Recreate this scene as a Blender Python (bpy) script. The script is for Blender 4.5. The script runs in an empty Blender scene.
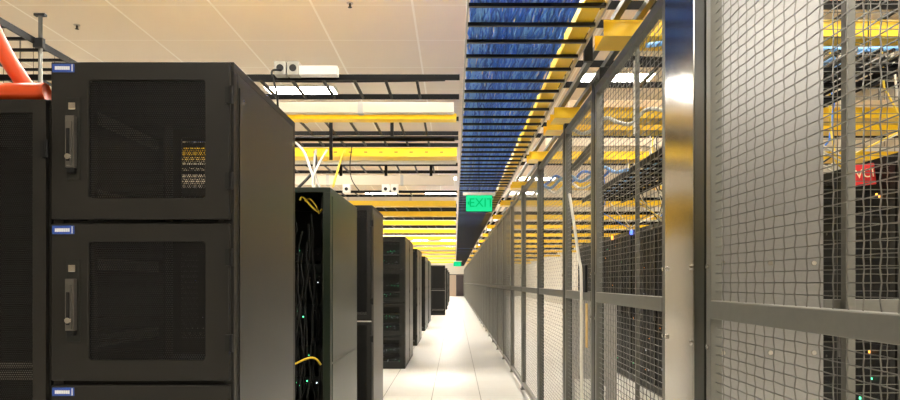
import bpy, math, random
from mathutils import Vector
random.seed(7)
C = bpy.context.scene.collection
F, VX, VY, H0 = 690.0, 455.0, 282.0, 1.445      # focal length (px), vanishing point, eye height
def Yz(z, y): return F * (z - H0) / (VY - y)      # depth of a thing at height z that shows on row y

# ------------------------------------------------------------------ materials
def lin(c):
    return tuple(((v/255.0)/12.92 if v/255.0 <= 0.04045 else ((v/255.0+0.055)/1.055)**2.4) for v in c)
def mat(name, col, rough=0.5, metal=0.0, noise=0.0, nscale=60, bump=0.0, stretch=None):
    m = bpy.data.materials.new(name); m.use_nodes = True
    nt = m.node_tree; b = nt.nodes['Principled BSDF']
    b.inputs['Specular IOR Level'].default_value = 0.3 if max(col) < 0.05 else 0.5
    b.inputs['Base Color'].default_value = (*col, 1); b.inputs['Roughness'].default_value = rough; b.inputs['Metallic'].default_value = metal
    if noise or bump:
        tc = nt.nodes.new('ShaderNodeTexCoord'); mp = nt.nodes.new('ShaderNodeMapping')
        if stretch: mp.inputs['Scale'].default_value = stretch
        n = nt.nodes.new('ShaderNodeTexNoise'); n.inputs['Scale'].default_value = nscale; n.inputs['Detail'].default_value = 3
        nt.links.new(tc.outputs['Object'], mp.inputs[0]); nt.links.new(mp.outputs[0], n.inputs['Vector'])
        if noise:
            r = nt.nodes.new('ShaderNodeMapRange'); r.inputs['To Min'].default_value = 1-noise; r.inputs['To Max'].default_value = 1+noise
            mx = nt.nodes.new('ShaderNodeVectorMath'); mx.operation = 'SCALE'; mx.inputs[0].default_value = col
            nt.links.new(n.outputs['Fac'], r.inputs['Value']); nt.links.new(r.outputs[0], mx.inputs['Scale']); nt.links.new(mx.outputs[0], b.inputs['Base Color'])
        if bump:
            bp = nt.nodes.new('ShaderNodeBump'); bp.inputs['Strength'].default_value = bump; bp.inputs['Distance'].default_value = 0.002
            nt.links.new(n.outputs['Fac'], bp.inputs['Height']); nt.links.new(bp.outputs[0], b.inputs['Normal'])
    return m
def emis(name, col, s):
    m = bpy.data.materials.new(name); m.use_nodes = True; nt = m.node_tree; nt.nodes.clear()
    e = nt.nodes.new('ShaderNodeEmission'); o = nt.nodes.new('ShaderNodeOutputMaterial')
    e.inputs[0].default_value = (*col, 1); e.inputs[1].default_value = s; nt.links.new(e.outputs[0], o.inputs[0]); return m
def math_node(nt, op, a, b=None):
    n = nt.nodes.new('ShaderNodeMath'); n.operation = op
    for i, v in enumerate((a, b)):
        if v is None: continue
        if isinstance(v, (int, float)): n.inputs[i].default_value = v
        else: nt.links.new(v, n.inputs[i])
    return n.outputs[0]
def perforated(name, col, pitch, rad, u='X', v='Z'):
    m = mat(name, col, 0.5); nt = m.node_tree; b = nt.nodes['Principled BSDF']; out = nt.nodes['Material Output']
    tc = nt.nodes.new('ShaderNodeTexCoord'); sp = nt.nodes.new('ShaderNodeSeparateXYZ'); nt.links.new(tc.outputs['Object'], sp.inputs[0])
    a = math_node(nt, 'DIVIDE', sp.outputs[u], pitch); c = math_node(nt, 'DIVIDE', sp.outputs[v], pitch)
    row = math_node(nt, 'FLOOR', c); a = math_node(nt, 'ADD', a, math_node(nt, 'MULTIPLY', row, 0.5))
    fa = math_node(nt, 'SUBTRACT', math_node(nt, 'FRACT', a), 0.5); fc = math_node(nt, 'SUBTRACT', math_node(nt, 'FRACT', c), 0.5)
    d = math_node(nt, 'ADD', math_node(nt, 'MULTIPLY', fa, fa), math_node(nt, 'MULTIPLY', fc, fc))
    hole = math_node(nt, 'LESS_THAN', d, rad*rad)
    t = nt.nodes.new('ShaderNodeBsdfTransparent'); mx = nt.nodes.new('ShaderNodeMixShader')
    nt.links.new(hole, mx.inputs[0]); nt.links.new(b.outputs[0], mx.inputs[1]); nt.links.new(t.outputs[0], mx.inputs[2]); nt.links.new(mx.outputs[0], out.inputs[0])
    return m
def grid_mat(name, col, seam, pu, pv, ou, ov, w, rough, noise=0.03, nscale=2, vfade=1.0, spec=0.5):
    m = mat(name, col, rough); nt = m.node_tree; b = nt.nodes['Principled BSDF']
    b.inputs['Specular IOR Level'].default_value = spec
    tc = nt.nodes.new('ShaderNodeTexCoord'); sp = nt.nodes.new('ShaderNodeSeparateXYZ'); nt.links.new(tc.outputs['Object'], sp.inputs[0])
    def line(ax, p, o, ww):
        f = math_node(nt, 'FRACT', math_node(nt, 'DIVIDE', math_node(nt, 'SUBTRACT', sp.outputs[ax], o), p))
        f = math_node(nt, 'ABSOLUTE', math_node(nt, 'SUBTRACT', f, 0.5))
        return math_node(nt, 'GREATER_THAN', f, 0.5 - ww/p/2)
    l = math_node(nt, 'MAXIMUM', line('X', pu, ou, w), math_node(nt, 'MULTIPLY', line('Y', pv, ov, w), vfade))
    n = nt.nodes.new('ShaderNodeTexNoise'); n.inputs['Scale'].default_value = nscale; nt.links.new(tc.outputs['Object'], n.inputs['Vector'])
    r = nt.nodes.new('ShaderNodeMapRange'); r.inputs['To Min'].default_value = 1-noise; r.inputs['To Max'].default_value = 1+noise
    nt.links.new(n.outputs['Fac'], r.inputs['Value'])
    vm = nt.nodes.new('ShaderNodeVectorMath'); vm.operation = 'SCALE'; vm.inputs[0].default_value = col; nt.links.new(r.outputs[0], vm.inputs['Scale'])
    mx = nt.nodes.new('ShaderNodeMix'); mx.data_type = 'RGBA'; mx.inputs['B'].default_value = (*seam, 1)
    nt.links.new(l, mx.inputs['Factor']); nt.links.new(vm.outputs[0], mx.inputs['A']); nt.links.new(mx.outputs['Result'], b.inputs['Base Color'])
    return m

M = {}
M['black'] = mat('black_powder_coat', (0.0175, 0.0165, 0.0143), 0.42, 0, 0.10, 250, 0.12)
M['black2'] = mat('charcoal_powder_coat', (0.020, 0.020, 0.017), 0.40, 0, 0.08, 200, 0.1)
M['green_reflect_black'] = mat('black_coat_green_reflection', (0.011, 0.019, 0.010), 0.33, 0, 0.08, 200, 0.06)  # black coat with a green reflection put into its colour
M['green_reflect_black'].node_tree.nodes['Principled BSDF'].inputs['Specular IOR Level'].default_value = 0.6
M['side'] = mat('black_side_panel', (0.015, 0.0145, 0.0125), 0.33, 0, 0.08, 250, 0.06)
M['side'].node_tree.nodes['Principled BSDF'].inputs['Specular IOR Level'].default_value = 0.6
M['dark'] = mat('dark_plastic', (0.008, 0.008, 0.008), 0.5)
M['rail_in'] = mat('rack_rail_grey', (0.10, 0.095, 0.085), 0.45, 0.2)
M['shelf_strip'] = mat('shelf_strip_grey', (0.30, 0.28, 0.24), 0.45, 0.2)
M['perf'] = perforated('perforated_black_steel', (0.006, 0.0056, 0.005), 0.0075, 0.33)
M['perf_side'] = perforated('perforated_black_steel_side', (0.008, 0.0075, 0.0065), 0.009, 0.30, 'Y', 'Z')
M['chrome'] = mat('chrome', (0.8, 0.78, 0.74), 0.2, 1)
M['handle'] = mat('handle_grey', (0.20, 0.19, 0.175), 0.3, 0.8)
M['cage'] = mat('galvanised_steel', (0.175, 0.173, 0.152), 0.42, 0.5, 0.10, 30)
M['cage_dark'] = mat('dark_painted_steel', (0.026, 0.028, 0.021), 0.4, 0.4, 0.08, 30)
M['wire'] = mat('galvanised_wire', (0.19, 0.187, 0.172), 0.38, 0.85)
M['stainless'] = mat('brushed_stainless', (0.44, 0.425, 0.40), 0.12, 1, 0.05, 40, 0.05, (1, 1, 14))
M['sheet'] = mat('grey_steel_sheet', (0.34, 0.34, 0.335), 0.30, 0.9, 0.06, 120, 0.06)
M['yellow'] = mat('yellow_plastic', (0.88, 0.55, 0.010), 0.4, 0, 0.05, 5)
M['ladder'] = mat('black_ladder_steel', (0.004, 0.0035, 0.003), 0.5, 0)
M['ladder'].node_tree.nodes['Principled BSDF'].inputs['Specular IOR Level'].default_value = 0.15
M['tray_rung'] = mat('tray_rung_steel', (0.045, 0.043, 0.04), 0.3, 0.9)
M['busway'] = mat('cream_enamel', (0.62, 0.53, 0.40), 0.45)
M['ladder_grey'] = mat('grey_ladder_steel', (0.34, 0.31, 0.26), 0.4, 0.4)
M['white'] = mat('white_enamel', (0.80, 0.77, 0.70), 0.4)
M['grey'] = mat('light_grey_enamel', (0.42, 0.40, 0.36), 0.45)
M['boxgrey'] = mat('receptacle_grey', (0.36, 0.34, 0.29), 0.45, 0.2)
M['orange'] = mat('orange_conduit', (0.80, 0.085, 0.012), 0.4)
M['blue1'] = mat('blue_cable', (0.05, 0.23, 0.84), 0.45)
M['blue2'] = mat('pale_blue_cable', (0.22, 0.50, 0.95), 0.45)
M['blue3'] = mat('deep_blue_cable', (0.03, 0.13, 0.58), 0.45)
M['whitecable'] = mat('white_cable', (0.75, 0.72, 0.62), 0.45)
M['yellowcable'] = mat('yellow_cable', (0.85, 0.60, 0.05), 0.45)
M['blackcable'] = mat('black_cable', (0.012, 0.012, 0.012), 0.45)
M['badge'] = mat('blue_badge', (0.03, 0.09, 0.45), 0.35)
M['badge_white'] = mat('badge_white', (0.85, 0.88, 0.95), 0.4)
M['red'] = mat('red_sign', (0.75, 0.03, 0.03), 0.45)
M['cream'] = mat('cream_letters', (0.9, 0.8, 0.5), 0.45)
M['tan'] = mat('tan_paper', (0.62, 0.40, 0.12), 0.6)
M['beige_door'] = mat('beige_door', (0.42, 0.32, 0.24), 0.5)
M['brown'] = mat('dark_brown_door', (0.05, 0.035, 0.035), 0.5)
M['wall'] = mat('painted_wall', (0.62, 0.58, 0.50), 0.7, 0, 0.03, 3)
M['floor'] = grid_mat('floor_tiles', (0.80, 0.78, 0.72), (0.22, 0.19, 0.15), 0.61, 0.61, -0.29, 0.25, 0.008, 0.36, 0.04, 6, 0.35, 0.35)
M['ceiling'] = grid_mat('ceiling_panels', (0.76, 0.68, 0.57), (0.90, 0.86, 0.78), 1.205, 1.205, -0.51, 8.30, 0.028, 0.8, 0.05, 0.8, 0.6)
M['lamp'] = emis('lamp_diffuser', (1.0, 0.945, 0.85), 30.0)
M['exit_green'] = emis('exit_green', (0.01, 0.40, 0.15), 1.0)
M['exit_letter'] = emis('exit_letter', (0.0, 0.25, 0.07), 1.0)
M['led_green'] = emis('led_green', (0.1, 0.9, 0.35), 2.0)
M['led_blue'] = emis('led_blue', (0.05, 0.1, 1.0), 3.0)
M['led_orange'] = emis('led_orange', (1.0, 0.35, 0.05), 2.0)
M['led_white'] = emis('led_white', (0.8, 0.9, 1.0), 1.2)

# ------------------------------------------------------------------ mesh helpers
class MB:
    def __init__(s): s.v, s.f, s.m = [], [], []
    def box(s, x0, x1, y0, y1, z0, z1, mi=0):
        n = len(s.v)
        s.v += [(x0,y0,z0),(x1,y0,z0),(x1,y1,z0),(x0,y1,z0),(x0,y0,z1),(x1,y0,z1),(x1,y1,z1),(x0,y1,z1)]
        for q in ((0,3,2,1),(4,5,6,7),(0,1,5,4),(1,2,6,5),(2,3,7,6),(3,0,4,7)):
            s.f.append(tuple(n+i for i in q)); s.m.append(mi)
        return s
    def tube(s, pts, r, n=6, mi=0, cap=True):
        pts = [Vector(p) for p in pts]; base = len(s.v); k = len(pts)
        up = None
        for i, p in enumerate(pts):
            d = (pts[min(i+1, k-1)] - pts[max(i-1, 0)]).normalized()
            if up is None: up = Vector((0,0,1)) if abs(d.z) < 0.9 else Vector((1,0,0))
            a = d.cross(up)
            if a.length < 1e-4: a = d.cross(Vector((0.3,1,0.2)))
            a.normalize(); b = a.cross(d); up = b
            for j in range(n):
                t = 2*math.pi*(j+0.5)/n
                q = p + a*(r*math.cos(t)) + b*(r*math.sin(t)); s.v.append(tuple(q))
        for i in range(k-1):
            for j in range(n):
                a0, a1 = base+i*n+j, base+i*n+(j+1)%n
                s.f.append((a0, a1, a1+n, a0+n)); s.m.append(mi)
        if cap:
            s.f.append(tuple(base+j for j in range(n))); s.m.append(mi)
            s.f.append(tuple(base+(k-1)*n+j for j in reversed(range(n)))); s.m.append(mi)
        return s
    def disc(s, c, axis, r, h, n=14, mi=0):
        c = Vector(c); a = Vector(axis); return s.tube([c, c+a*h], r, n, mi)
    def mesh(s, name, mats, smooth=False):
        me = bpy.data.meshes.new(name); me.from_pydata(s.v, [], s.f)
        for m in (mats if isinstance(mats, (list, tuple)) else [mats]): me.materials.append(M[m] if isinstance(m, str) else m)
        me.polygons.foreach_set('material_index', s.m)
        if smooth: me.polygons.foreach_set('use_smooth', [True]*len(me.polygons))
        me.update(); return me
def obj(name, me, parent=None, loc=(0,0,0), rz=0.0, bevel=0):
    o = bpy.data.objects.new(name, me); C.objects.link(o); o.location = loc; o.rotation_euler = (0,0,rz)
    if parent: o.parent = parent
    if bevel:
        b = o.modifiers.new('edge', 'BEVEL'); b.width = bevel; b.segments = 2; b.limit_method = 'ANGLE'
    return o
def tag(o, label, cat, group=None, kind=None):
    o['label'] = label; o['category'] = cat
    if group: o['group'] = group
    if kind: o['kind'] = kind
    return o
def thing(name, label, cat, loc=(0,0,0), rz=0.0, group=None):
    o = bpy.data.objects.new(name, None); C.objects.link(o); o.location = loc; o.rotation_euler = (0,0,rz); o.empty_display_size = 0.1
    return tag(o, label, cat, group)
def struct(name, me):
    o = obj(name, me); o['kind'] = 'structure'; return o
CACHE = {}
def cached(key, fn):
    if key not in CACHE: CACHE[key] = fn()
    return CACHE[key]
def text_mesh(txt, size, mname, depth=0.002):
    cu = bpy.data.curves.new('lettering', 'FONT'); cu.body = txt; cu.size = size; cu.extrude = depth; cu.align_x = 'CENTER'; cu.align_y = 'CENTER'
    o = bpy.data.objects.new('lettering', cu); C.objects.link(o)
    bpy.context.view_layer.update()
    me = bpy.data.meshes.new_from_object(o.evaluated_get(bpy.context.evaluated_depsgraph_get()))
    bpy.data.objects.remove(o); me.materials.clear(); me.materials.append(M[mname]); return me
def frame_box(b, x0, x1, z0, z1, w, y0, y1, mi=0, wl=None, wr=None, wt=None, wb=None):
    wl = w if wl is None else wl; wr = w if wr is None else wr; wt = w if wt is None else wt; wb = w if wb is None else wb
    b.box(x0, x0+wl, y0, y1, z0, z1, mi); b.box(x1-wr, x1, y0, y1, z0, z1, mi)
    b.box(x0+wl, x1-wr, y0, y1, z1-wt, z1, mi); b.box(x0+wl, x1-wr, y0, y1, z0, z0+wb, mi)

def ring(b, x0, x1, z0, z1, xi0, xi1, zi0, zi1, y0, y1, r=0.012, mi=0):
    """a door frame in one piece: a slab with a round-cornered window"""
    inner, outer = [], []
    for (cx, cz, a0, ox, oz) in ((xi1-r, zi1-r, 0, x1, z1), (xi0+r, zi1-r, 90, x0, z1), (xi0+r, zi0+r, 180, x0, z0), (xi1-r, zi0+r, 270, x1, z0)):
        for k in range(5):
            a = math.radians(a0+22.5*k); inner.append((cx+r*math.cos(a), cz+r*math.sin(a))); outer.append((ox, oz))
    n = len(inner); base = len(b.v)
    for yy in (y0, y1):
        for (x, z) in inner: b.v.append((x, yy, z))
        for (x, z) in ((x1, z1), (x0, z1), (x0, z0), (x1, z0)): b.v.append((x, yy, z))
    m = n+4
    I = lambda i, s: base+s*m+(i % n)
    O = lambda i, s: base+s*m+n+((i % n)//5)
    for i in range(n):
        j = i+1
        for s in (0, 1):
            f = (I(i,s), I(j,s), O(i,s)) if O(i,s) == O(j,s) else (I(i,s), I(j,s), O(j,s), O(i,s))
            b.f.append(f if s == 0 else tuple(reversed(f))); b.m.append(mi)
        b.f.append((I(i,1), I(j,1), I(j,0), I(i,0))); b.m.append(mi)
        if O(i,0) != O(j,0): b.f.append((O(i,0), O(j,0), O(j,1), O(i,1))); b.m.append(mi)
    return b
# ------------------------------------------------------------------ room shell
XL, XR, YB, YE, ZC = -9.0, 7.0, -13.0, 70.0, 4.775
struct('floor', MB().box(XL-.2, XR+.2, YB-.2, YE+.2, -0.1, 0).mesh('floor', 'floor'))
struct('ceiling', MB().box(XL-.2, XR+.2, YB-.2, YE+.2, ZC, ZC+0.1).mesh('ceiling', 'ceiling'))
struct('wall_left', MB().box(XL-.2, XL, YB-.2, YE+.2, 0, ZC).mesh('wall_left', 'wall'))
struct('wall_right', MB().box(XR, XR+.2, YB-.2, YE+.2, 0, ZC).mesh('wall_right', 'wall'))
struct('wall_back', MB().box(XL, XR, YB-.2, YB, 0, ZC).mesh('wall_back', 'boxgrey'))
struct('wall_far', MB().box(XL, XR, YE, YE+.2, 0, ZC).mesh('wall_far', 'wall'))
d = bpy.data.objects.new('door_1', None); C.objects.link(d); d.location = (-0.1, YE, 0); d['kind'] = 'structure'
obj('door_leaf', MB().box(-0.70, 0.20, -0.05, -0.005, 0.01, 2.15).mesh('door_leaf', 'beige_door'), d)
obj('door_leaf', MB().box(0.21, 0.95, -0.05, -0.005, 0.01, 2.15).mesh('dark_door_leaf', 'brown'), d)
obj('door_frame', (lambda b: (frame_box(b, -0.78, 1.03, 0, 2.23, 0.07, -0.08, -0.001, wb=0.0), b)[1])(MB()).mesh('door_frame', 'cage_dark'), d)

# ------------------------------------------------------------------ ceiling lights
def troffer(x, y, label):
    t = thing('ceiling_light', label, 'light', (x, y, ZC), 0, 'recessed ceiling lights')
    def fr():
        b = MB()
        b.box(-0.62, -0.58, -0.32, 0.32, -0.03, 0); b.box(0.58, 0.62, -0.32, 0.32, -0.03, 0)
        b.box(-0.58, 0.58, -0.32, -0.28, -0.03, 0); b.box(-0.58, 0.58, 0.28, 0.32, -0.03, 0); return b.mesh('light_frame', 'white')
    obj('frame', cached('lf', fr), t)
    obj('diffuser', cached('ld', lambda: MB().box(-0.58, 0.58, -0.28, 0.28, -0.02, -0.004).mesh('diffuser', 'lamp')), t)
for k in range(19):
    y = 0.35 + 3.62*k
    if k == 3: lab = 'bright rectangular ceiling light glowing behind the first ladder rack above the cabinets'
    else: lab = 'rectangular ceiling light among the overhead racks, away from the first ladder rack'
    if k not in (0, 4): troffer(-2.65 if k == 3 else -2.75, y + (0.75 if k == 3 else 0), lab)
    if k not in (0, 3, 4): troffer(-0.55, y, lab)
    troffer(2.6, y, 'rectangular ceiling light over the caged racks')
troffer(-2.2, -3.3, 'added rectangular fill light behind the camera for the tall black cabinet front')  # unseen fill lamp, added to brighten the black cabinet fronts
troffer(4.4, -4.6, 'rectangular ceiling light over the caged racks')
troffer(4.4, 0.35, 'rectangular ceiling light over the caged racks')
troffer(-5.6, 11.2, 'rectangular ceiling light among the overhead racks, away from the first ladder rack')

# ------------------------------------------------------------------ cabinets
BM = None
def badge(parent, x, z, y):
    b = MB().box(0, 0.073, -0.004, 0, -0.028, 0, 0)
    for k in range(7): b.box(0.009+0.0073*k, 0.0152+0.0073*k, -0.0052, -0.004, -0.0205, -0.0085, 1)
    b.box(0.066, 0.069, -0.0052, -0.004, -0.026, -0.002, 1)
    obj('badge', cached('badge', lambda: b.mesh('badge', ['badge', 'badge_white'])), parent, (x, y, z))
def swing_handle(parent, x, z, y):
    def mk():
        b = MB(); b.box(-0.024, 0.024, -0.004, 0, -0.14, 0.14, 0)
        b.box(-0.015, 0.015, -0.026, -0.004, -0.10, 0.075, 1)
        b.box(-0.010, 0.010, -0.034, -0.026, -0.095, 0.055, 1)
        b.box(-0.006, 0.006, -0.0375, -0.034, -0.08, 0.03, 3)
        b.box(-0.012, 0.012, -0.012, -0.004, 0.098, 0.122, 2)
        b.disc((0, -0.034, -0.065), (0, -1, 0), 0.008, 0.005, 12, 2)
        b.box(-0.013, 0.013, -0.022, -0.004, -0.118, -0.10, 3)
        return b.mesh('door_handle', ['black2', 'handle', 'chrome', 'dark'])
    obj('door_handle', cached('swing', mk), parent, (x, y, z), bevel=0.002)
def hinge(parent, x, z, y):
    def mk():
        b = MB().box(-0.010, 0.012, -0.012, 0.0, -0.028, 0.028); b.tube([(0.012,-0.012,-0.03),(0.012,-0.012,0.03)], 0.006, 8); return b.mesh('hinge', 'dark')
    obj('hinge', cached('hinge', mk), parent, (x, y, z))

def quad_cabinet(label, xr, yf, W, D, H, detail=True, comps=4, group=None, body='black', perf='perf'):
    t = thing('server_cabinet', label, 'cabinet', (xr-W/2, yf, 0), 0, group)
    w = W/2; b = MB()
    b.box(-w, w, 0.02, D-0.02, H-0.03, H); b.box(-w, w, 0.02, D-0.02, 0, 0.05)
    for k in range(1, comps):
        z = H*k/comps; b.box(-w+0.02, w-0.02, 0.03, D-0.03, z-0.012, z+0.004)
    for sx in (-1, 1):
        for y0 in (0.02, D-0.06):
            b.box(min(sx*w, sx*(w-0.035)), max(sx*w, sx*(w-0.035)), y0, y0+0.04, 0.05, H-0.03)
    obj('cabinet_frame', b.mesh('cabinet_frame', body), t, bevel=0.002)
    for sx in (-1, 1):
        b = MB(); b.box(min(sx*w, sx*(w-0.012)), max(sx*w, sx*(w-0.012)), 0.06, D-0.06, 0.05, H-0.03)
        if sx == 1:
            b.box(w, w+0.004, 0.075, D-0.075, 0.06, H-0.075)
            for yy in (0.11, D-0.10): b.disc((w+0.004, yy, H-0.115), (1,0,0), 0.011, 0.004, 10, 1)
        obj('side_panel', b.mesh('side_panel', ['side', 'chrome']), t)
    b = MB()
    for sx in (-1, 1):
        for y0 in (0.12, D-0.16):
            b.box(sx*(w-0.075)-0.012, sx*(w-0.075)+0.012, y0, y0+0.025, 0.06, H-0.04)
    obj('rack_rail', b.mesh('rack_rail', 'rail_in'), t)
    b = MB()
    for k in range(comps):
        for fz in (0.22, 0.75):
            z = H*(k+fz)/comps
            for sx in (-1, 1):
                b.box(sx*(w-0.03)-0.006, sx*(w-0.03)+0.006, 0.16, D-0.17, z-0.022, z+0.022)
    obj('shelf_bracket', b.mesh('shelf_bracket', 'shelf_strip'), t)
    ch = H/comps
    for k in range(comps):
        z0, z1 = ch*k+0.008, ch*(k+1)-0.006
        if k == 0: z0 = 0.05
        for rear in (False, True):
            y0, y1 = (0.0, 0.02) if not rear else (D-0.02, D)
            fl, fr_ = (0.128, 0.085) if not rear else (0.075, 0.06)
            zi0, zi1, xi0, xi1 = z0+0.072, z1-0.062, -w+0.003+fl, w-0.008-fr_
            b = ring(MB(), -w+0.003, w-0.008, z0, z1, xi0, xi1, zi0, zi1, y0, y1)
            dn = obj('door' if not rear else 'rear_door', b.mesh('door', body), t, bevel=0.004 if detail else 0)
            p = MB(); yy = y0+0.010
            p.v = [(xi0, yy, zi0), (xi1, yy, zi0), (xi1, yy, zi1), (xi0, yy, zi1)]; p.f = [(0,1,2,3)]; p.m = [0]
            obj('perforated_panel', p.mesh('perforated_panel', perf), dn)
            if not rear and detail:
                badge(dn, -w+0.010, z1-0.008, y0)
                swing_handle(dn, -w+0.080, (z0+z1)/2+0.005, y0)
                for hz in (z1-0.115, z0+0.13): hinge(dn, w-0.010, hz, y0)
    return t
CAB_H = 2.2
quad_cabinet('tall black four-door cabinet with blue badges and mesh doors at the front of the row', -0.7585, 2.347, 0.619, 0.945, CAB_H)

def tall_cabinet(label, xr, yf, W, D, H, doors=1, group=None, body='black', rear=True):
    """a full-height cabinet with one or two mesh doors"""
    t = thing('server_cabinet', label, 'cabinet', (xr-W/2, yf, 0), 0, group); w = W/2
    def mk():
        b = MB(); b.box(-w, w, 0.02, D, H-0.03, H); b.box(-w, w, 0.02, D, 0, 0.05); b.box(-w, w, D-0.02, D, 0.05, H-0.03)
        for sx in (-1, 1):
            b.box(min(sx*w, sx*(w-0.035)), max(sx*w, sx*(w-0.035)), 0.02, 0.06, 0.05, H-0.03)
        return b.mesh('cabinet_frame', body)
    obj('cabinet_frame', cached(('tcf', W, D, H, body), mk), t, bevel=0.002)
    def sd():
        b = MB()
        for sx in (-1, 1): b.box(min(sx*w, sx*(w-0.012)), max(sx*w, sx*(w-0.012)), 0.06, D-0.02, 0.05, H-0.03)
        b.box(w, w+0.004, 0.08, D-0.05, 0.07, H-0.08)
        return b.mesh('side_panel', 'side')
    obj('side_panel', cached(('tsd', W, D, H, body), sd), t)
    def rr():
        b = MB()
        for z in (0.20, 1.09):
            b.box(-w+0.04, w-0.04, 0.14, 0.16, z, z+0.035); b.box(-w+0.04, w-0.04, 0.14, 0.16, z+0.045, z+0.065)
        return b.mesh('blanking_strip', 'shelf_strip')
    if not group: obj('blanking_strip', cached(('trr', W, H), rr), t)
    for k in range(doors):
        z0, z1 = H*k/doors+(0.05 if k == 0 else 0.008), H*(k+1)/doors-0.004
        def dm():
            b = MB(); frame_box(b, -w+0.004, w-0.006, z0, z1, 0.045, 0, 0.02); return b.mesh('door', body)
        dn = obj('door', cached(('td', W, z0, z1, body), dm), t)
        def pm():
            p = MB(); p.v = [(-w+.049, .01, z0+.045), (w-.051, .01, z0+.045), (w-.051, .01, z1-.045), (-w+.049, .01, z1-.045)]; p.f = [(0,1,2,3)]; p.m = [0]; return p.mesh('perforated_panel', 'perf')
        obj('perforated_panel', cached(('tp', W, z0, z1), pm), dn)
        if doors == 2 and k == 0 and not group: obj('edge_highlight', MB().box(-w+0.004, w-0.006, -0.003, 0.0, z1-0.012, z1).mesh('edge_highlight', 'grey'), dn)  # pale strip paints the lower door's top edge catching light
        hinge(dn, w-0.008, z1-0.17, 0); hinge(dn, w-0.008, z0+0.17, 0)
    return t
tall_cabinet('shorter black cabinet with a full-height mesh door under the orange conduit', -1.386, 2.347, 0.62, 0.945, 2.07)

# second row: open-fronted cabinet full of black cabling
def open_cabinet(label, xr, yf, W, D, H):
    t = thing('open_server_cabinet', label, 'cabinet', (xr-W/2, yf, 0)); w = W/2; b = MB()
    b.box(-w, w, 0, D, H-0.03, H); b.box(-w, w, 0, D, 0, 0.05); b.box(-w, w, D-0.02, D, 0.05, H-0.03)
    for sx in (-1, 1): b.box(min(sx*w, sx*(w-0.045)), max(sx*w, sx*(w-0.045)), 0, 0.05, 0.05, H-0.03)
    obj('cabinet_frame', b.mesh('cabinet_frame', 'green_reflect_black'), t, bevel=0.003)
    for sx in (-1, 1):
        b = MB(); b.box(min(sx*w, sx*(w-0.012)), max(sx*w, sx*(w-0.012)), 0.05, D-0.02, 0.05, H-0.03)
        if sx > 0: b.box(w, w+0.004, 0.06, D-0.03, 0.07, 0.93); b.box(w, w+0.004, 0.06, D-0.03, 0.945, H-0.05)
        obj('side_panel', b.mesh('side_panel', 'green_reflect_black'), t)
    b = MB()
    for sx in (-1, 1): b.box(sx*(w-0.075)-0.012, sx*(w-0.075)+0.012, 0.15, 0.17, 0.06, H-0.04)
    obj('rack_rail', b.mesh('rack_rail', 'dark'), t)
    return t
X2, Y2, Y2D, H2 = -0.77, 4.26, 1.16, 2.03
open_cabinet('open black cabinet with a green reflection painted into its side panel, packed with dark cabling', X2, Y2, 0.62, Y2D, H2)
def server(label, x, y, z, w, d, h, leds, group, n=14):
    t = thing('rack_server', label, 'server', (x, y, z), 0, group)
    obj('chassis', MB().box(-w/2, w/2, 0, d, 0, h).mesh('chassis', 'dark'), t)
    b = MB()
    for k in range(n):
        px = random.uniform(-w/2+0.02, w/2-0.02); pz = random.uniform(0.2*h, 0.8*h); s = random.uniform(0.002, 0.0045)
        b.box(px-s, px+s, -0.003, 0, pz-s, pz+s, random.choice(range(len(leds))))
    obj('indicator_lights', b.mesh('indicator_lights', leds), t)
for k, z in enumerate((0.25, 0.40, 0.75, 0.95, 1.20, 1.42, 1.58)):
    server('dark rack server with tiny indicator lights inside the open cabinet', X2-0.31, Y2+0.18, z, 0.46, 0.6, 0.085, ['led_white', 'led_green', 'rail_in', 'rail_in'], 'servers in the open cabinet', 16)
b = MB()
for k in range(46):
    x = X2-0.31+random.uniform(-0.24, 0.25); z1 = random.uniform(1.0, 1.9); z0 = random.uniform(0.1, z1-0.4); y = Y2+random.uniform(0.07, 0.13)
    pts = [(x + 0.03*math.sin(3*i/9+k) + random.uniform(-.01,.01), y, z0+(z1-z0)*i/9) for i in range(10)]
    b.tube(pts, 0.006, 5, 1 if k % 11 == 0 else 0)
tag(obj('patch_cables', b.mesh('patch_cables', ['blackcable', 'rail_in'])), 'tangle of black patch cables hanging inside the open cabinet', 'cables', kind='stuff')
def cable(name, label, pts, r, m, group=None, cat='cable'):
    # smooth the run through its points
    P = [Vector(p) for p in pts]; out = []
    for i in range(len(P)-1):
        p0, p1, p2, p3 = P[max(i-1,0)], P[i], P[i+1], P[min(i+2, len(P)-1)]
        for q in range(6):
            t = q/6; out.append(0.5*((2*p1)+(p2-p0)*t+(2*p0-5*p1+4*p2-p3)*t*t+(3*p1-p0-3*p2+p3)*t**3))
    out.append(P[-1])
    return tag(obj(name, MB().tube(out, r, 8).mesh(name, m, True)), label, cat, group)
def at(x, y, Y): return ((x-VX)*Y/F, Y, H0+(VY-y)*Y/F)
cable('patch_cable', 'upper yellow cable looping at the top of the open cabinet', [at(300,200,4.36), at(303,197,4.35), at(312,207,4.335), at(319,212,4.335), at(322,209,4.34)], 0.006, 'yellowcable')
cable('patch_cable', 'small yellow cable loop beside the upper loop in the open cabinet', [at(305,201,4.38), at(310,199,4.35), at(316,206,4.36), at(319,214,4.37)], 0.005, 'yellowcable')
cable('patch_cable', 'lower yellow cable arching across the open cabinet low down', [at(290,366,4.305), at(299,362,4.30), at(309,358,4.30), at(316,359,4.30), at(321,365,4.305)], 0.007, 'yellowcable')
wl = 'white cable dropping from the overhead racks into the open cabinet'
cable('hanging_cable', 'white cable slanting down from the upper left to the open cabinet top', [at(296,143,4.9), at(304,152,4.8), at(310,168,4.7), at(313,177,4.65), at(314,189,4.6)], 0.009, 'whitecable')
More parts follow.
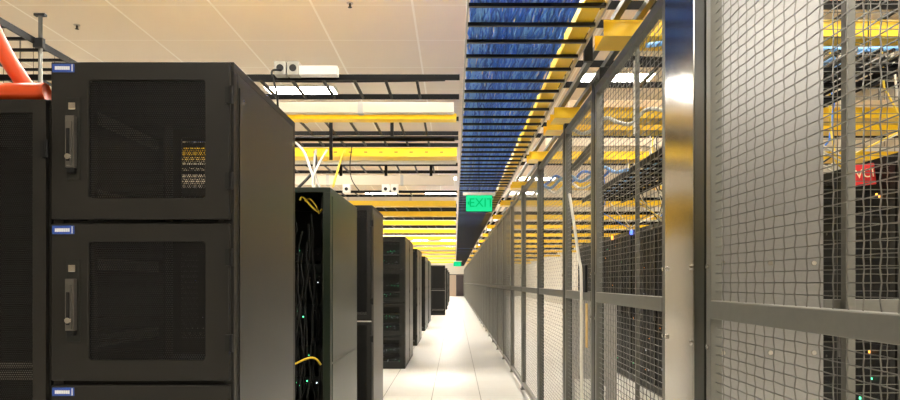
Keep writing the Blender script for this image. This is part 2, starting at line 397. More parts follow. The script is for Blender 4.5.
cable('hanging_cable', 'white cable slanting from the upper right into the bundle over the open cabinet', [at(327,150,4.82), at(320,162,4.72), at(315,172,4.62), at(313,180,4.59), at(313,189,4.56)], 0.008, 'whitecable')
cable('hanging_cable', 'black cable curving left over the open cabinet top', [at(298,188,4.6), at(306,180,4.65), at(312,173,4.7), at(316,165,4.8), at(315,152,4.9)], 0.010, 'blackcable')
cable('hanging_cable', 'grey cable falling straight to the open cabinet top', [at(316,150,4.85), at(314,165,4.7), at(316,178,4.65), at(320,189,4.6)], 0.009, 'grey')
cable('hanging_cable', 'yellow cable hanging straight down beside the white cables over the open cabinet', [at(345,150,5.2), at(340,163,5.1), at(336,176,5.0), at(333,187,4.95)], 0.008, 'yellowcable')
cable('hanging_cable', 'thin black cable beside the yellow drop above the open cabinet', [at(352,146,5.2), at(350,165,5.2), at(352,180,5.2), at(361,193,5.2)], 0.004, 'blackcable')

c2 = tall_cabinet('black cabinet beside the open cabinet, glimpsed through the tall front cabinet', X2-0.63, Y2, 0.62, Y2D, H2)
b = MB()
for k in range(60):
    px, pz, q = random.uniform(-.25, .25), random.uniform(.2, 1.9), random.uniform(.003, .008)
    b.box(px-q, px+q, 0.031, 0.036, pz-q, pz+q, random.choice((0, 0, 1, 1, 2)))
obj('indicator_lights', b.mesh('indicator_lights', ['led_green', 'led_white', 'led_blue']), c2)
tall_cabinet('black cabinet third from the aisle in the second row, behind the shorter cabinet', X2-1.26, Y2, 0.62, Y2D, H2)
tall_cabinet('black two-door cabinet just behind the open cabinet, painted bright edge between its doors', -0.78, 6.49, 0.62, 0.99, 2.17, 2)
obj_seam = None
q4 = quad_cabinet('black four-compartment cabinet in the middle of the left row, all four doors in view', -0.83, 11.46, 0.62, 1.06, 2.2, False, body='black2')
tall_cabinet('black cabinet directly back to back with the four-compartment cabinet', -0.83, 12.54, 0.62, 1.06, 2.2, 2, body='black2')
for k in range(4):
    for j in range(2):
        server('dark rack server with tiny green lights behind a mesh door of the four-compartment cabinet', -1.14, 11.64, 0.09+0.55*k+0.17*j, 0.44, 0.6, 0.08, ['led_green', 'led_white', 'rail_in', 'rail_in'], 'servers in the four-compartment cabinet', 22)
far_l = 'black cabinet far down the left side of the aisle beyond the four-compartment cabinet'
for xr, yf, n in ((-0.86, 15.6, 2), (-0.88, 20.3, 2), (-0.92, 24.0, 2)):
    for k in range(n): tall_cabinet(far_l, xr, yf+1.08*k, 0.62, 1.06, 2.2, 2, 'far cabinets along the left of the aisle', 'black2')
tall_cabinet('right of two far black cabinets that jut furthest into the aisle', -0.43, 30.0, 0.62, 1.1, 2.17, 2, None, 'black2')
tall_cabinet('left of two far black cabinets that jut furthest into the aisle', -1.06, 30.0, 0.62, 1.1, 2.17, 2, None, 'black2')
for yf in (36.0, 42.0, 50.0): tall_cabinet('black cabinet near the far door on the left side', -0.40, yf, 0.62, 1.1, 2.17, 2, 'cabinets by the far door', 'black2')

# ------------------------------------------------------------------ cage wall
CX, CT = 0.915, 2.69        # centre line of the cage wall; its face is 2 cm nearer the aisle
PU, PV = 0.062, 0.0315
def wire_mesh(L, z0, z1, crimp, rad=0.0018):
    b = MB(); nu = max(2, round(L/PU)); nv = max(2, round((z1-z0)/PV)); du, dv = L/nu, (z1-z0)/nv; r = rad
    n = 4; a = 0.0016
    for i in range(1, nu):
        if crimp: pts = [((a if (i+j) % 2 else -a), i*du + (0.0005 if j % 2 else -0.0005), z0+j*dv) for j in range(nv+1)]
        else: pts = [(0, i*du, z0), (0, i*du, z1)]
        b.tube(pts, r, n, 0, False)
    for j in range(1, nv):
        if crimp: pts = [((-a if (i+j) % 2 else a), i*du, z0+j*dv + (0.0004 if i % 2 else -0.0004)) for i in range(nu+1)]
        else: pts = [(0, 0, z0+j*dv), (0, L, z0+j*dv)]
        b.tube(pts, r, n, 0, False)
    return b.mesh('wire_mesh', 'wire')
def cage_panel(label, x, y, L, rz=0.0, crimp=True, group=None, stile=None, name='mesh_fence', bolts=True, mat_='cage', ends=True, bz=(1.26, 1.44)):
    t = thing(name, label, 'cage panel' if name == 'mesh_fence' else 'gate', (x, y, 0), rz, group); fw = 0.045
    def fr():
        b = MB()
        b.box(-0.02, 0.02, 0, fw if ends else 0.004, 0.06, CT); b.box(-0.02, 0.02, L-fw, L, 0.06, CT)
        b.box(-0.02, 0.02, fw, L-fw, CT-0.05, CT); b.box(-0.02, 0.02, fw, L-fw, 0.06, 0.11)
        b.box(-0.022, 0.022, fw, L-fw, 1.317, 1.380)
        if stile: b.box(0.004, 0.02, stile-0.015, stile+0.015, 0.11, CT-0.05)
        return b.mesh('panel_frame', mat_)
    obj('panel_frame', cached(('pf', round(L,3), stile, mat_, ends), fr), t, bevel=0.003 if crimp else 0)
    for (z0, z1) in ((0.11, 1.317), (1.380, CT-0.05)):
        obj('wire_mesh', cached(('wm', round(L,3), z0, crimp), lambda: wire_mesh(L-2*fw, z0, z1, crimp, 0.0018 if crimp else 0.0028)), t, (0, fw, 0))
    def bo():
        b = MB()
        for yy in (0.022, L-0.022):
            for zz in bz: b.disc((-0.02, yy, zz), (-1, 0, 0), 0.008, 0.006, 10)
        return b.mesh('bolt', 'chrome')
    if bolts and crimp:
        for yy in (0.022, L-0.022):
            for zz in (1.215, 1.50):
                obj('bolt', cached('bolt', lambda: MB().disc((0,0,0), (-1,0,0), 0.009, 0.007, 10).mesh('bolt', 'chrome')), t, (-0.02, yy, zz))
    if not crimp:
        pass
    return t
def post(label, y, w=0.08, m='cage_dark', group=None, x=CX+0.008, d=0.06, h=2.74):
    def mk():
        b = MB(); b.box(-d/2, d/2, 0, w, 0.01, h); b.box(-d/2-0.012, d/2+0.012, -0.012, w+0.012, 0, 0.01); return b.mesh('cage_post', m)
    return tag(obj('cage_post', cached(('post', w, m, d, h), mk), None, (x, y, 0), bevel=0.003), label, 'post', group)
cage_panel('nearest wire mesh cage panel, beside the stainless plate, running out of frame', CX, 0.63, 1.83)
post('dark grey corner post between the stainless plate and the nearest mesh panel', 2.472, 0.103)
pl = thing('stainless_plate', 'tall shiny stainless steel plate set in the cage wall', 'panel', (CX, 2.58, 0))
obj('plate', MB().box(-0.024, 0.012, 0.0, 0.35, 0.02, CT+0.03).mesh('plate', 'stainless'), pl, bevel=0.004)
for yy in (0.03, 0.32):
    for zz in (1.215, 1.50): obj('bolt', CACHE['bolt'], pl, (-0.024, yy, zz))
cage_panel('wire mesh cage panel between the stainless plate and the gate', CX, 2.935, 1.48, stile=0.575)
post('dark post on the near side of the cage gate', 4.42, 0.085)
g = cage_panel('mesh cage gate with diagonal brace and black pull handle', CX, 4.51, 1.11, name='cage_gate')
obj('brace', MB().tube([(0.03, 0.03, 2.42), (0.03, 1.0, 2.32)], 0.001, 4).mesh('brace_pin', 'cage_dark'), g)
bb = MB(); P0, P1 = Vector(at(566,168,5.5)), Vector(at(589,141,4.6))
bb.tube([(0.035, P0.y-4.51, P0.z), (0.035, P1.y-4.51, P1.z)], 0.03, 4)
obj('brace', bb.mesh('brace', 'cage_dark'), g)
obj('pull_handle', (lambda b: (b.box(-0.04, -0.022, 0.13, 0.21, 1.375, 1.56, 1), b.box(-0.034, -0.022, 0.21, 0.225, 1.38, 1.555, 0), b)[2])(MB()).mesh('pull_handle', ['white', 'dark']), g, bevel=0.01)
obj('kick_label', MB().box(-0.025, -0.0225, 0.13, 0.2, 1.0, 1.30).mesh('label_strip', 'tan'), g)
cable('gate_strap', 'white strap hanging slack along the mesh gate by the black handle', [(0.879, 5.30, 2.12), (0.879, 5.10, 1.88), (0.879, 4.90, 1.62), (0.878, 4.81, 1.52), (0.879, 4.79, 1.25), (0.879, 4.80, 0.95), (0.879, 4.78, 0.6)], 0.011, 'whitecable', cat='strap')
post('dark post on the far side of the cage gate', 5.625, 0.075)
cage_panel('wire mesh cage panel just beyond the gate', CX, 5.705, 1.69)
post('dark post one panel beyond the gate', 7.40, 0.075)
y = 7.48; k = 0
while y < 68:
    L = 1.755
    if k < 2: lab, gr = ('second mesh cage panel beyond the gate', 'third mesh cage panel beyond the gate')[k], None
    else: lab, gr = 'wire mesh cage panel in the far stretch of the cage wall', 'far cage panels along the aisle'
    cage_panel(lab, CX, y, L, 0, k < 2, gr)
    post('dark post between far cage panels', y+L+0.001, 0.073, 'cage', group='posts between far cage panels')
    y += 1.83; k += 1
# cross partition of the cage
PY = 2.545
sh = thing('blanking_sheet', 'smooth grey steel sheet behind the nearest mesh panel', 'panel', (0.965, PY, 0))
obj('sheet', MB().box(0, 0.392, -0.003, 0.003, 0.03, CT+0.6).mesh('sheet', 'sheet'), sh)
bm_ = cached('bolt2', lambda: MB().disc((0,0,0), (0,-1,0), 0.009, 0.007, 10).mesh('bolt', 'chrome'))
for xx in (0.02, 0.195, 0.355):
    for zz in (1.185, 1.515): obj('bolt', bm_ if xx != 0.205 else cached('slot2', lambda: MB().box(-0.006, 0.006, -0.0008, 0, -0.011, 0.011).mesh('slot', 'dark')), sh, (xx, -0.003, zz))
cage_panel('mesh cross panel inside the cage beside the grey sheet', 1.32, PY+0.03, 2.2, -math.pi/2, True, None, bolts=False, ends=False)
tag(obj('cage_post', MB().box(1.422, 1.458, PY-0.035, PY-0.001, 0, CT+0.6).mesh('cage_post', 'cage'), bevel=0.003), 'grey post between the steel sheet and the mesh cross panel', 'post')

# things standing in the cage
tag(obj('electrical_cabinet', (lambda b: (b.box(1.05, 1.385, 5.9, 6.4, 0.0, 1.29), b.box(1.07, 1.365, 5.893, 5.9, 0.05, 1.26), b)[2])(MB()).mesh('electrical_cabinet', 'grey'), bevel=0.004), 'light grey electrical cabinet standing behind the mesh past the gate post', 'cabinet')
tag(obj('storage_box', (lambda b: (b.box(0.95, 1.10, 5.05, 5.45, 0, 0.62), b.box(0.945, 1.105, 5.045, 5.455, 0.62, 0.68), b)[2])(MB()).mesh('storage_box', 'white'), bevel=0.004), 'white box on the floor just inside the gate', 'box')
FX = 2.56
def caged_cabinet(label, y, group):
    t = thing('server_cabinet', label, 'cabinet', (FX, y, 0), 0, group)
    def fr():
        b = MB(); b.box(0.02, 1.0, 0, 0.6, 2.17, 2.2); b.box(0.02, 1.0, 0, 0.6, 0, 0.05); b.box(0.98, 1.0, 0, 0.6, 0.05, 2.17)
        b.box(0.02, 0.98, 0, 0.012, 0.05, 2.17); b.box(0.02, 0.98, 0.588, 0.6, 0.05, 2.17)
        for k in range(12): b.box(0.10, 0.12, 0.05, 0.55, 0.15+0.16*k, 0.25+0.16*k)
        return b.mesh('cabinet_frame', 'black')
    obj('cabinet_frame', cached('ccf', fr), t)
    def dm():
        b = MB()
        b.box(0, 0.02, 0.004, 0.05, 0.05, 2.19); b.box(0, 0.02, 0.55, 0.596, 0.05, 2.19); b.box(0, 0.02, 0.05, 0.55, 2.13, 2.19); b.box(0, 0.02, 0.05, 0.55, 0.05, 0.12)
        return b.mesh('door', 'black')
    dn = obj('door', cached('ccd', dm), t)
    def pm():
        p = MB(); p.v = [(.01,.05,.12),(.01,.55,.12),(.01,.55,2.13),(.01,.05,2.13)]; p.f = [(0,1,2,3)]; p.m = [0]; return p.mesh('perforated_panel', 'perf_side')
    obj('perforated_panel', cached('ccp', pm), dn)
    obj('door_handle', cached('cch', lambda: MB().box(-0.03, 0, 0.52, 0.545, 0.95, 1.2).mesh('door_handle', 'handle')), dn)
    for k in range(11):
        m = random.choice(('led_orange', 'led_green', 'led_white', 'rail_in', 'rail_in')); q = random.choice((0.004, 0.006, 0.008))
        obj('indicator_light', cached(('led', m, q), lambda: MB().box(-0.003, 0.001, -q, q, -q, q).mesh('indicator_light', m)), dn, (0, random.uniform(.08, .52), random.uniform(.2, 2.05)))
for k in range(18):
    caged_cabinet('black rack cabinet standing in the row behind the cage mesh', 3.4+0.61*k, 'racks inside the cage')
ib = MB().box(-0.03, 0.03, -0.012, 0, -0.03, 0.03)
for (px, py, m, lab) in ((632, 232, 'led_blue', 'blue indicator lamp glowing on a caged rack'), (613, 235, 'led_orange', 'reddish indicator lamp glowing on a caged rack')):
    Yq = FX*F/(px-VX); Zq = H0+(VY-py)*Yq/F
    tag(obj('indicator_lamp', MB().box(-0.02, 0.0, -0.04, 0.04, -0.03, 0.03).mesh('indicator_lamp', m), None, (FX, Yq, min(Zq, 2.16))), lab, 'lamp')
# red sign with light letters
sg = thing('red_sign', 'small tilted red sign with pale letters seen through the mesh at far right', 'sign', (2.50, 4.21, 2.10))
sp = MB().box(-0.065, 0.065, 0, 0.012, -0.065, 0.065).mesh('sign_plate', 'red')
o = obj('sign_plate', sp, sg); o.rotation_euler = (0, -0.12, 0)
o = obj('lettering', text_mesh('VCI', 0.075, 'cream', 0.001), sg, (0, -0.002, 0.005)); o.rotation_euler = (math.pi/2, -0.12, 0)
tag(obj('cable_hook', MB().tube([(2.50, 4.216, 2.16), (2.50, 4.216, 2.9), (2.50, 4.4, 2.98)], 0.004, 6).mesh('cable_hook', 'blackcable')), 'thin wire holding up the red sign', 'wire')

# ------------------------------------------------------------------ ladder racks and ducts overhead
def label_side(x0): return x0 < 0
def hang_rods(t, spots, z):
    rod = cached(('rod', z), lambda: MB().tube([(0, 0, -0.01), (0, 0, ZC-z)], 0.004, 6).mesh('hanger_rod', 'cage_dark'))
    for (a, c) in spots: obj('hanger_rod', rod, t, (a, c, 0))
def ladder_run(label, x0, x1, y0, y1, z, group=None, detail=True, pitch=0.305, m='ladder', along='x', name='cable_ladder', rail_m=None, hang=True):
    """rails run along one axis, rungs across; each rail and rung its own part"""
    t = thing(name, label, 'ladder rack', (x0, y0, z), 0, group)
    L, W = (x1-x0, y1-y0) if along == 'x' else (y1-y0, x1-x0)
    n = int(L/pitch)
    def bx(a0, a1, c0, c1, z0, z1, b): return b.box(a0, a1, c0, c1, z0, z1) if along == 'x' else b.box(c0, c1, a0, a1, z0, z1)
    rm = rail_m or m
    if detail:
        for c in (0, W-0.012):
            obj('rail', cached(('rail', along, L, rm), lambda: bx(0, L, 0, 0.012, 0, 0.042 if m == 'tray_rung' else 0.055, MB()).mesh('rail', rm)), t, (0, c, 0) if along == 'x' else (c, 0, 0))
        rg = cached(('rung', along, W, m), lambda: bx(0, 0.024 if m == 'tray_rung' else 0.026, 0.012, W-0.012, 0.002, 0.024, MB()).mesh('rung', m))
        for k in range(n):
            p = 0.12+k*pitch
            obj('rung', rg, t, (p, 0, 0) if along == 'x' else (0, p, 0))
    else:
        def mk():
            b = MB(); bx(0, L, 0, 0.012, 0, 0.075, b); bx(0, L, W-0.012, W, 0, 0.075, b)
            for k in range(n): bx(0.12+k*pitch, 0.146+k*pitch, 0.012, W-0.012, 0.002, 0.028, b)
            return b.mesh('ladder_frame', m)
        obj('ladder_frame', cached(('lad', L, W, along, m), mk), t)
    if hang: hang_rods(t, [((0.5 if label_side(x0) else L-0.7), c) for c in (-0.006, W+0.006)] if along == 'x' else [(W+0.006, 0.4), (W+0.006, L-0.4)], z)
    return t
def duct(label, x0, x1, y0, w, z, h=0.10, group=None, slots=False, m='yellow', name='cable_duct'):
    t = thing(name, label, 'cable duct', (x0, y0, z), 0, group); L = x1-x0
    def mk():
        b = MB(); b.box(0, L, 0, w, 0, 0.004); b.box(0, L, 0, 0.004, 0.004, h); b.box(0, L, w-0.004, w, 0.004, h)
        b.box(0, L, -0.006, 0.0, h-0.012, h); b.box(0, L, w, w+0.006, h-0.012, h)
        return b.mesh('trough', m)
    obj('trough', cached(('duct', L, w, h, m), mk), t)
    jm = cached(('dj', w, h, m), lambda: MB().box(0, 0.06, -0.012, w+0.012, -0.006, h*0.7).mesh('joint_collar', m))
    for k in range(int(L/1.8)): obj('joint_collar', jm, t, (0.9+1.8*k, 0, 0))
    hang_rods(t, [((0.36 if x0 < 0 else L-0.62), c) for c in (-0.018, w+0.018)], z)
    if slots:
        def sm():
            b = MB()
            for k in range(int(L/0.2)): b.box(0.1+0.2*k, 0.145+0.2*k, -0.002, 0.0, h*0.45, h*0.56)
            return b.mesh('slot', 'dark')
        o = obj('slots', cached(('ds', L, h), sm), t)
    return t
LX0, LX1 = -6.3, 0.045
ZL, ZD = 3.40, 3.10
ya = Yz(ZL, 80)
# left side
ladder_run('first black ladder rack crossing above the cabinets, boxes mounted on it', LX0, LX1, ya, Yz(ZL, 99.5), ZL)
def busway(label, y, z, w, h, group=None):
    t = thing('busway', label, 'busway', (LX0, y, z), 0, group); L = LX1-LX0-0.06
    obj('housing', cached(('bh', w, h), lambda: MB().box(0, L, 0, w, 0, h).mesh('housing', 'busway')), t, bevel=0.004)
    cl = cached(('bc', w, h), lambda: MB().box(0, 0.06, -0.006, w+0.006, -0.006, h+0.006).mesh('joint_clip', 'grey'))
    for k in range(4): obj('joint_clip', cl, t, (0.7+1.5*k, 0, 0))
    hang_rods(t, [(0.4, -0.012), (0.4, w+0.012)], z)
    return t
yb = Yz(3.36, 112.5)
busway('slim cream busway just behind the first ladder rack', yb, 3.36, 0.10, 0.115)
duct('thin yellow duct under the second ladder rack', LX0, LX1-0.03, Yz(3.33, 112.5)+0.3, 0.18, 3.33, 0.06)
yc = Yz(ZL, 121)
ladder_run('second black ladder rack crossing over the left rows', LX0, LX1, yc, Yz(ZL, 135.5), ZL)
t = obj('pipe', MB().tube([(LX0, 9.30, 3.37), (LX1-0.05, 9.30, 3.37)], 0.03, 10).mesh('pipe', 'ladder', True)); tag(t, 'dark round pipe crossing behind the second ladder rack', 'pipe')
ladder_run('third black ladder rack crossing, above the slotted yellow duct', LX0, LX1, Yz(ZL, 140), Yz(ZL, 147), ZL)
ye = Yz(ZD, 156.5)
duct('wide yellow cable duct with a row of dark slots', LX0, LX1-0.02, ye, 0.30, ZD, 0.115, None, True)
t = obj('conduit', MB().tube([(LX0, 9.62, 3.12), (LX1-0.03, 9.62, 3.12)], 0.035, 10).mesh('conduit', 'white', True)); tag(t, 'white conduit directly behind the slotted yellow duct', 'conduit')
ladder_run('fourth black ladder rack crossing, in front of the white beam', LX0, LX1, Yz(ZL, 166), Yz(ZL, 173.5), ZL)
yh = Yz(ZL, 185)
busway('deep white busway carrying the hanging receptacle boxes', yh, ZL, 0.12, 0.20)
ladder_run('fifth black ladder rack crossing, behind the deep white busway', LX0, LX1, Yz(ZL, 193), Yz(ZL, 197), ZL)
yI = Yz(ZD, 206)
duct('yellow cable duct crossing just above the two-door cabinet', LX0, LX1-0.02, yI, 0.30, ZD, 0.115)
for k, y in enumerate((17.3, 19.9, 23.2, 26.8, 30.5, 35, 40, 46, 53, 60)):
    duct('yellow cable duct crossing far down the left side', LX0, LX1-0.02, y, 0.30, ZD, 0.115, 'far yellow ducts on the left')
    for dy in (0.6, 1.25): ladder_run('black ladder rack crossing far down the left side', LX0, LX1, y+dy, y+dy+0.6, ZL, 'far ladder racks on the left', False)
    if k < 5: busway('white busway crossing far down the left side', y-0.7, ZL, 0.12, 0.14, 'far busways on the left')
# receptacle boxes on the first ladder
rb = thing('receptacle_box', 'white power box with two grey round-socket receptacles on the first ladder rack', 'power box', (0, 0, 0))
p = at(275, 76, ya-0.06); s_ = F/(ya-0.06)
obj('housing', MB().box((300-VX)/s_, (338-VX)/s_, ya-0.11, ya-0.004, p[2]+0.0, p[2]+0.085).mesh('housing', 'white'), rb, bevel=0.004)
for k in range(2):
    x0 = (275.5+12.8*k-VX)/s_
    r = obj('receptacle', MB().box(x0, x0+11.8/s_, ya-0.12, ya-0.004, p[2]-0.005, p[2]+0.125).mesh('receptacle', 'boxgrey'), rb, bevel=0.006)
    obj('socket', MB().disc((x0+6/s_, ya-0.12, p[2]+0.06), (0,-1,0), 0.034, 0.006, 18).mesh('socket', 'dark'), r)
cable('power_cord', 'black power cord dropping from the left receptacle', [at(281, 70, ya-0.14), at(272, 71, ya-0.2), at(274, 82, ya-0.2), at(277, 95, ya-0.2), at(278, 112, ya-0.15), at(279, 130, ya-0.1)], 0.010, 'blackcable')
for (px, lab) in ((343, 'single white receptacle box hanging over the open cabinet'), (382, 'left one of a pair of white receptacle boxes under the deep white busway'), (391, 'right one of a pair of white receptacle boxes under the deep white busway')):
    q = at(px, 193, yh-0.05)
    t = thing('receptacle_box', lab, 'power box', q)
    obj('housing', MB().box(0, 0.15, -0.05, 0.04, 0, 0.17).mesh('housing', 'white'), t, bevel=0.006)
    obj('socket', MB().disc((0.075, -0.05, 0.075), (0,-1,0), 0.035, 0.006, 16).mesh('socket', 'dark'), t)
# sagging cables on the left ladders
for k, (y, z, dz, m) in enumerate(((ya+0.3, ZL+0.06, 0.03, 'blackcable'), (yc+0.3, ZL+0.06, 0.05, 'blackcable'), (9.95, ZL+0.06, 0.06, 'blue3'), (yc+0.02, ZL+0.085, 0.0, 'blackcable'))):
    pts = [(LX0+0.2+0.6*i, y+(0.0 if k == 3 else 0.05)*math.sin(i*1.7+k), z+dz*(0.2+abs(math.sin(i*1.3+2*k)))) for i in range(11)]
    cable('rack_cable', ('black cable snaking along the first ladder rack', 'black cable snaking along the second ladder rack', 'dark blue cable snaking along the third ladder rack', 'black cable lying along the front rail of the second ladder rack')[k], pts, 0.018, m)
for k, (px, zt, py1, Y) in enumerate(((331, ZL, 160, yc+0.014), (392, ZL, 136, yc+0.014), (386, 3.084, 176, 9.62), (431, 3.084, 176, 9.62), (341, 3.084, 176, 9.62))):
    a, c = at(px, 150, Y), at(px, py1, Y); a = (a[0], Y, zt-0.001)
    b = MB().box(a[0]-0.02, a[0]+0.02, Y-0.012, Y+0.012, c[2], a[2]).mesh('rack_bracket', 'ladder')
    tag(obj('hanger_bracket', b), ('black bracket hanging below the second ladder rack, left of the white drop cables', 'black bracket hanging from the second ladder rack towards the aisle', 'middle black bracket below the slotted yellow duct', 'black bracket below the slotted yellow duct nearest the aisle', 'black bracket below the slotted yellow duct furthest from the aisle')[k], 'bracket')
# ladder along the left edge
ladder_run('black ladder rack running lengthwise over the left edge, behind the orange conduit', -4.12, -3.45, 4.1, 6.62, ZL, None, True, 0.27, 'ladder', 'y', hang=False)
rx, ry = (38-VX)*5.7/F+0.02, 5.7
t = thing('hanger_rod', 'grey threaded rod clamped to the lengthwise ladder rack', 'rod', (rx, ry, 0))
obj('rod', MB().tube([(0,0,3.03), (0,0,3.66)], 0.016, 8).mesh('rod', 'cage', True), t)
obj('clamp', MB().box(-0.04, 0.04, -0.04, 0.0, 3.375, 3.45).mesh('clamp', 'dark'), t); obj('nut', MB().box(-0.045, 0.045, -0.02, 0.02, 3.64, 3.66).mesh('nut', 'dark'), t)
# blue aisle tray in ten-foot sections
TX0, TX1, ZT = 0.068, 0.896, 3.055
y = 3.0; k = 0
while y < 68:
    lab = ('nearest section of the overhead tray carrying the blue cables', 'second section of the tray carrying the blue cables')[k] if k < 2 else 'ladder tray section carrying blue cables further down the aisle'
    ladder_run(lab, TX0, TX1, y, y+3.05, ZT, None if k < 2 else 'far sections of the blue cable tray', True, 0.305, 'tray_rung', 'y', 'cable_tray', 'ladder_grey', hang=(k % 2 == 0))
    y += 3.05; k += 1
b = MB()
for layer in range(3):
    for i in range(46):
        x0 = TX0+0.03+0.0138*i+random.uniform(-.004, .004); z0 = ZT+0.042+0.013*layer
        pts = []; off = 0; y = 3.05; ph = random.uniform(0, 6)
        while y < 68:
            amp = 0.016 if layer == 0 else 0.008
            off = 0.6*off+random.uniform(-amp, amp)
            pts.append((min(max(x0+off, TX0+0.02), 0.735), y, z0+random.uniform(-.003, .003)))
            y += 0.085 if y < 9 else (0.2 if y < 15 else 1.2)
        r_ = random.random(); mi = 0 if r_ < 0.48 else (1 if r_ < 0.84 else 2)
        b.tube(pts, 0.0068, 5, mi, False)
tag(obj('blue_cables', b.mesh('blue_cables', ['blue1', 'blue2', 'blue3'], True)), 'thick bed of blue network cables lying on the overhead tray', 'cables', kind='stuff')
t = thing('fiber_duct', 'yellow duct running lengthwise beside the blue cables on the tray', 'cable duct', (0.76, 3.0, ZT+0.03))
obj('trough', MB().box(0, 0.11, 0, 65, 0, 0.004).box(0, 0.004, 0, 65, 0.004, 0.08).box(0.106, 0.11, 0, 65, 0.004, 0.08).mesh('trough', 'yellow'), t)
# struts along the cage top, and right-hand overhead
for (x, z, lab) in ((1.03, 3.14, 'dark strut running lengthwise right beside the blue tray'), (1.19, 3.16, 'second dark strut lengthwise above the cage wall')):
    tag(obj('strut', MB().box(x-0.02, x+0.02, 3.0, 60, z-0.02, z+0.02).mesh('strut', 'cage_dark')), lab, 'strut')
RX0, RX1 = 0.94, 6.4
zr = 3.22
for k, (ya_, yb_, lab) in enumerate(((Yz(zr, 9), Yz(zr, 28), 'nearest black ladder rack crossing above the cage'), (Yz(zr, 67), Yz(zr, 88), 'second black ladder rack crossing above the cage'), (7.9, 8.5, 'third black ladder rack crossing above the cage'), (9.9, 10.5, 'fourth black ladder rack crossing above the cage'))):
    ladder_run(lab, RX0, RX1, ya_, yb_, zr, None, True, 0.305)
for k, (y, w, lab) in enumerate(((Yz(3.0, 36), 0.28, 'nearest yellow duct crossing above the cage, blue cable below'), (Yz(3.0, 118), 0.28, 'second yellow duct crossing above the cage'), (Yz(3.0, 130), 0.28, 'third yellow duct crossing close behind the second above the cage'), (8.75, 0.3, 'fourth yellow duct crossing above the cage'), (11.4, 0.3, 'fifth yellow duct crossing above the cage'))):
    duct(lab, RX0, RX1, y, w, 3.0, 0.10)
for y in (14, 17, 20, 23.5, 27, 31, 36, 42, 50, 58):
    duct('yellow duct crossing above the far stretch of the cage', RX0, RX1, y, 0.3, 3.0, 0.1, 'far yellow ducts over the cage')
    ladder_run('black ladder rack crossing above the far stretch of the cage', RX0, RX1, y+1.1, y+1.7, zr, 'far ladder racks over the cage', False)
for k, (y, lab) in enumerate(((5.3, 'white busway crossing above the cage between the first two racks'), (7.46, 'white busway crossing above the cage behind the yellow ducts'), (9.4, 'white busway crossing deeper above the cage'))):
    t = thing('busway', lab, 'busway', (RX0+0.3, y, 3.30))
    obj('housing', cached('rbh', lambda: MB().box(0, 5, 0, 0.1, 0, 0.11).mesh('housing', 'busway')), t, bevel=0.004)
    for xx in (1.4, 3.0): obj('joint_clip', cached('rbc', lambda: MB().box(0, 0.06, -0.006, 0.106, -0.006, 0.116).mesh('joint_clip', 'grey')), t, (xx, 0, 0))
    hang_rods(t, [(4.6, -0.012), (4.6, 0.112)], 3.30)
for k, (x0, y0, x1, y1, z, m, lab) in enumerate((
        (1.2, 4.33, 5.5, 4.22, 2.93, 'blue2', 'pale blue cable slung under the nearest yellow duct over the cage'),
        (1.2, 4.70, 5.5, 4.72, 2.93, 'blackcable', 'black cable slung behind the nearest yellow duct over the cage'),
        (1.0, 6.0, 1.65, 5.2, 2.75, 'whitecable', 'white cable sagging across the cage under the second rack'),
        (1.0, 7.9, 1.65, 6.6, 2.55, 'blue2', 'pale blue cable sagging deep inside the cage'),
        (1.0, 8.2, 1.65, 7.3, 2.62, 'blue1', 'blue cable sagging deep inside the cage'),
        (1.0, 9.0, 1.65, 8.0, 2.6, 'whitecable', 'white cable sagging deep inside the cage'))):
    pts = [(x0+(x1-x0)*i/8, y0+(y1-y0)*i/8, z+0.05*math.sin(i*1.9+k)) for i in range(9)]
    cable('hanging_cable', lab, pts, 0.016, m)
b = MB()
for k in range(60):
    x = random.uniform(2.3, 3.2); y = random.choice((5.0, 5.4, 5.9, 8.2, 8.4, 9.3, 10.9))+random.uniform(-.08, .08); m_ = random.choice((0, 0, 1, 1, 2, 3)); z = 3.2
    pts = [(x, y, z), (x+random.uniform(-.1,.1), y+random.uniform(-.1,.1), 2.85), (x+random.uniform(0,.2), y+random.uniform(-.1,.1), 2.55), (2.75, y+random.uniform(-.1,.1), 2.3), (2.85, y, 2.21)]
    b.tube(pts, 0.008, 5, m_)
tag(obj('drop_cables', b.mesh('drop_cables', ['whitecable', 'blackcable', 'blue1', 'yellowcable'])), 'mixed cables dropping from the racks onto the caged cabinets', 'cables', kind='stuff')
tag(obj('hanging_conduit', MB().tube([at(635, 60, 5.2), at(635, 136, 5.2)], 0.012, 8).mesh('conduit', 'white', True)), 'white upright conduit seen through the mesh beside the stainless plate', 'conduit')
ladder_run('black ladder rack running lengthwise inside the cage, loaded with dark cables', 1.75, 2.30, 3.45, 9.5, 2.53, None, True, 0.27, 'ladder', 'y', hang=True)
b = MB()
for k in range(22):
    x = 1.79+0.0215*k; ph = random.uniform(0, 6); zz = 2.53+0.05+0.02*(k % 3)
    b.tube([(x+0.012*math.sin(i*1.3+ph), 3.5+0.3*i, zz+0.006*math.sin(i*0.9+ph)) for i in range(20)], 0.011, 5, (0, 0, 0, 1, 0, 0, 2, 0)[k % 8])
tag(obj('cable_bundle', b.mesh('cable_bundle', ['blackcable', 'grey', 'blue2'], True)), 'dark cable bundle lying on the lengthwise ladder rack inside the cage', 'cables', kind='stuff')
p = at(588, 62, 4.9)
tag(obj('hanger_bracket', MB().box(p[0]-0.03, p[0]+0.03, 4.88, 4.92, p[2], p[2]+0.2).mesh('rack_bracket', 'dark')), 'black bracket hanging over the cage top by the blue tray', 'bracket')
p = at(605, 80, 5.4)
tag(obj('mounted_junction_box', MB().box(p[0]-0.05, p[0]+0.05, 5.36, 5.46, p[2], p[2]+0.09).mesh('junction_box', 'dark'), bevel=0.004), 'square black junction box over the gate', 'box')

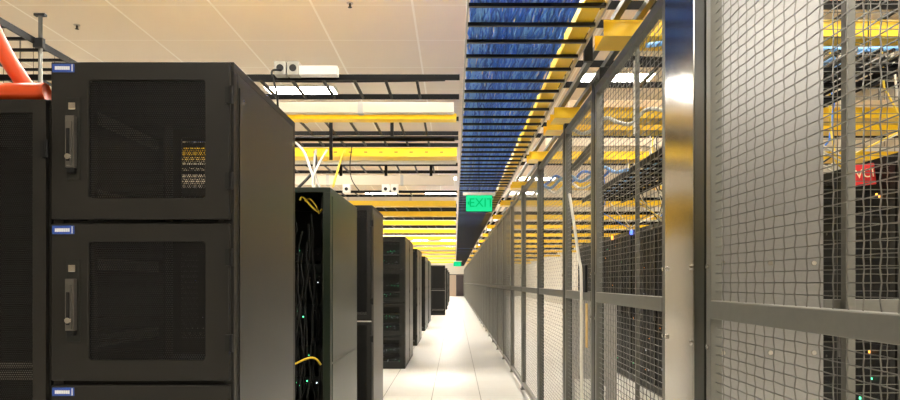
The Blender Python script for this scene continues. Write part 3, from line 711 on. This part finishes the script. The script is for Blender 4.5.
# ------------------------------------------------------------------ exit signs
def exit_sign(label, x, y, z, group=None):
    t = thing('exit_sign', label, 'sign', (x, y, z))
    obj('housing', MB().box(-0.205, 0.205, -0.03, 0.03, 0.10, 0.135).mesh('housing', 'white'), t, bevel=0.003)
    obj('stem', MB().tube([(0, 0, 0.135), (0, 0, ZT-0.001-z)], 0.004, 8).mesh('stem', 'dark'), t)
    obj('face', MB().box(-0.165, 0.165, -0.006, 0.006, -0.105, 0.10).mesh('face', 'exit_green'), t)
    o = obj('lettering', text_mesh('EXIT', 0.155, 'exit_letter', 0.001), t, (0.03, -0.008, 0)); o.rotation_euler = (math.pi/2, 0, 0)
    b = MB(); b.v = [(-0.152, -0.0075, 0), (-0.122, -0.0075, 0.032), (-0.122, -0.0075, -0.032)]; b.f = [(0, 2, 1)]; b.m = [0]
    obj('arrow', b.mesh('arrow', 'exit_letter'), t)
exit_sign('green EXIT sign under the blue cable tray, nearer and larger one', 0.305, 8.75, 2.445)
exit_sign('small distant green EXIT sign near the far door', 0.10, 30.0, 2.23)

# ------------------------------------------------------------------ orange conduit, sprinklers
cable('orange_conduit', 'orange conduit lying flat along the top of the shorter cabinet', [(-2.02, 2.41, 2.103), (-1.8, 2.405, 2.103), (-1.6, 2.40, 2.105), (-1.42, 2.40, 2.106)], 0.031, 'orange', cat='conduit')
cable('orange_conduit', 'orange conduit rising in a curve from the top of the shorter cabinet', [(-1.47, 2.80, 2.104), (-1.50, 2.60, 2.106), (-1.545, 2.515, 2.14), (-1.575, 2.49, 2.19), (-1.62, 2.48, 2.27), (-1.68, 2.47, 2.40)], 0.028, 'orange', cat='conduit')
for (px, py, lab) in ((77, 25, 'small sprinkler head on the ceiling above the left cabinets'), (350, 3, 'black sprinkler head on the ceiling at the top of the picture')):
    Y = Yz(ZC, py); t = thing('sprinkler_head', lab, 'sprinkler', ((px-VX)*Y/F, Y, ZC))
    obj('escutcheon', MB().disc((0,0,0), (0,0,-1), 0.04, 0.006, 16).mesh('escutcheon', 'grey'), t)
    obj('deflector', MB().tube([(0,0,-0.006), (0,0,-0.05)], 0.012, 8).disc((0,0,-0.05), (0,0,-1), 0.025, 0.004, 12).mesh('deflector', 'dark'), t)

# ------------------------------------------------------------------ world, camera, view
w = bpy.data.worlds.new('world'); bpy.context.scene.world = w; w.use_nodes = True
w.node_tree.nodes['Background'].inputs[0].default_value = (1, 0.95, 0.88, 1); w.node_tree.nodes['Background'].inputs[1].default_value = 0.1
cam = bpy.data.cameras.new('camera'); co = bpy.data.objects.new('camera', cam); C.objects.link(co)
co.location = (0, 0, H0); co.rotation_euler = (math.pi/2, 0, 0); cam.lens = 36*F/900; cam.sensor_width = 36
cam.shift_x = -(VX-450)/900; cam.shift_y = (VY-200)/900; cam.clip_start = 0.05; cam.clip_end = 200
sc = bpy.context.scene; sc.camera = co
sc.view_settings.view_transform = 'Standard'; sc.view_settings.look = 'None'; sc.view_settings.gamma = 1; sc.view_settings.exposure = 1.1
sc.cycles.max_bounces = 10; sc.cycles.diffuse_bounces = 5; sc.cycles.transparent_max_bounces = 16
sc.cycles.sample_clamp_indirect = 8
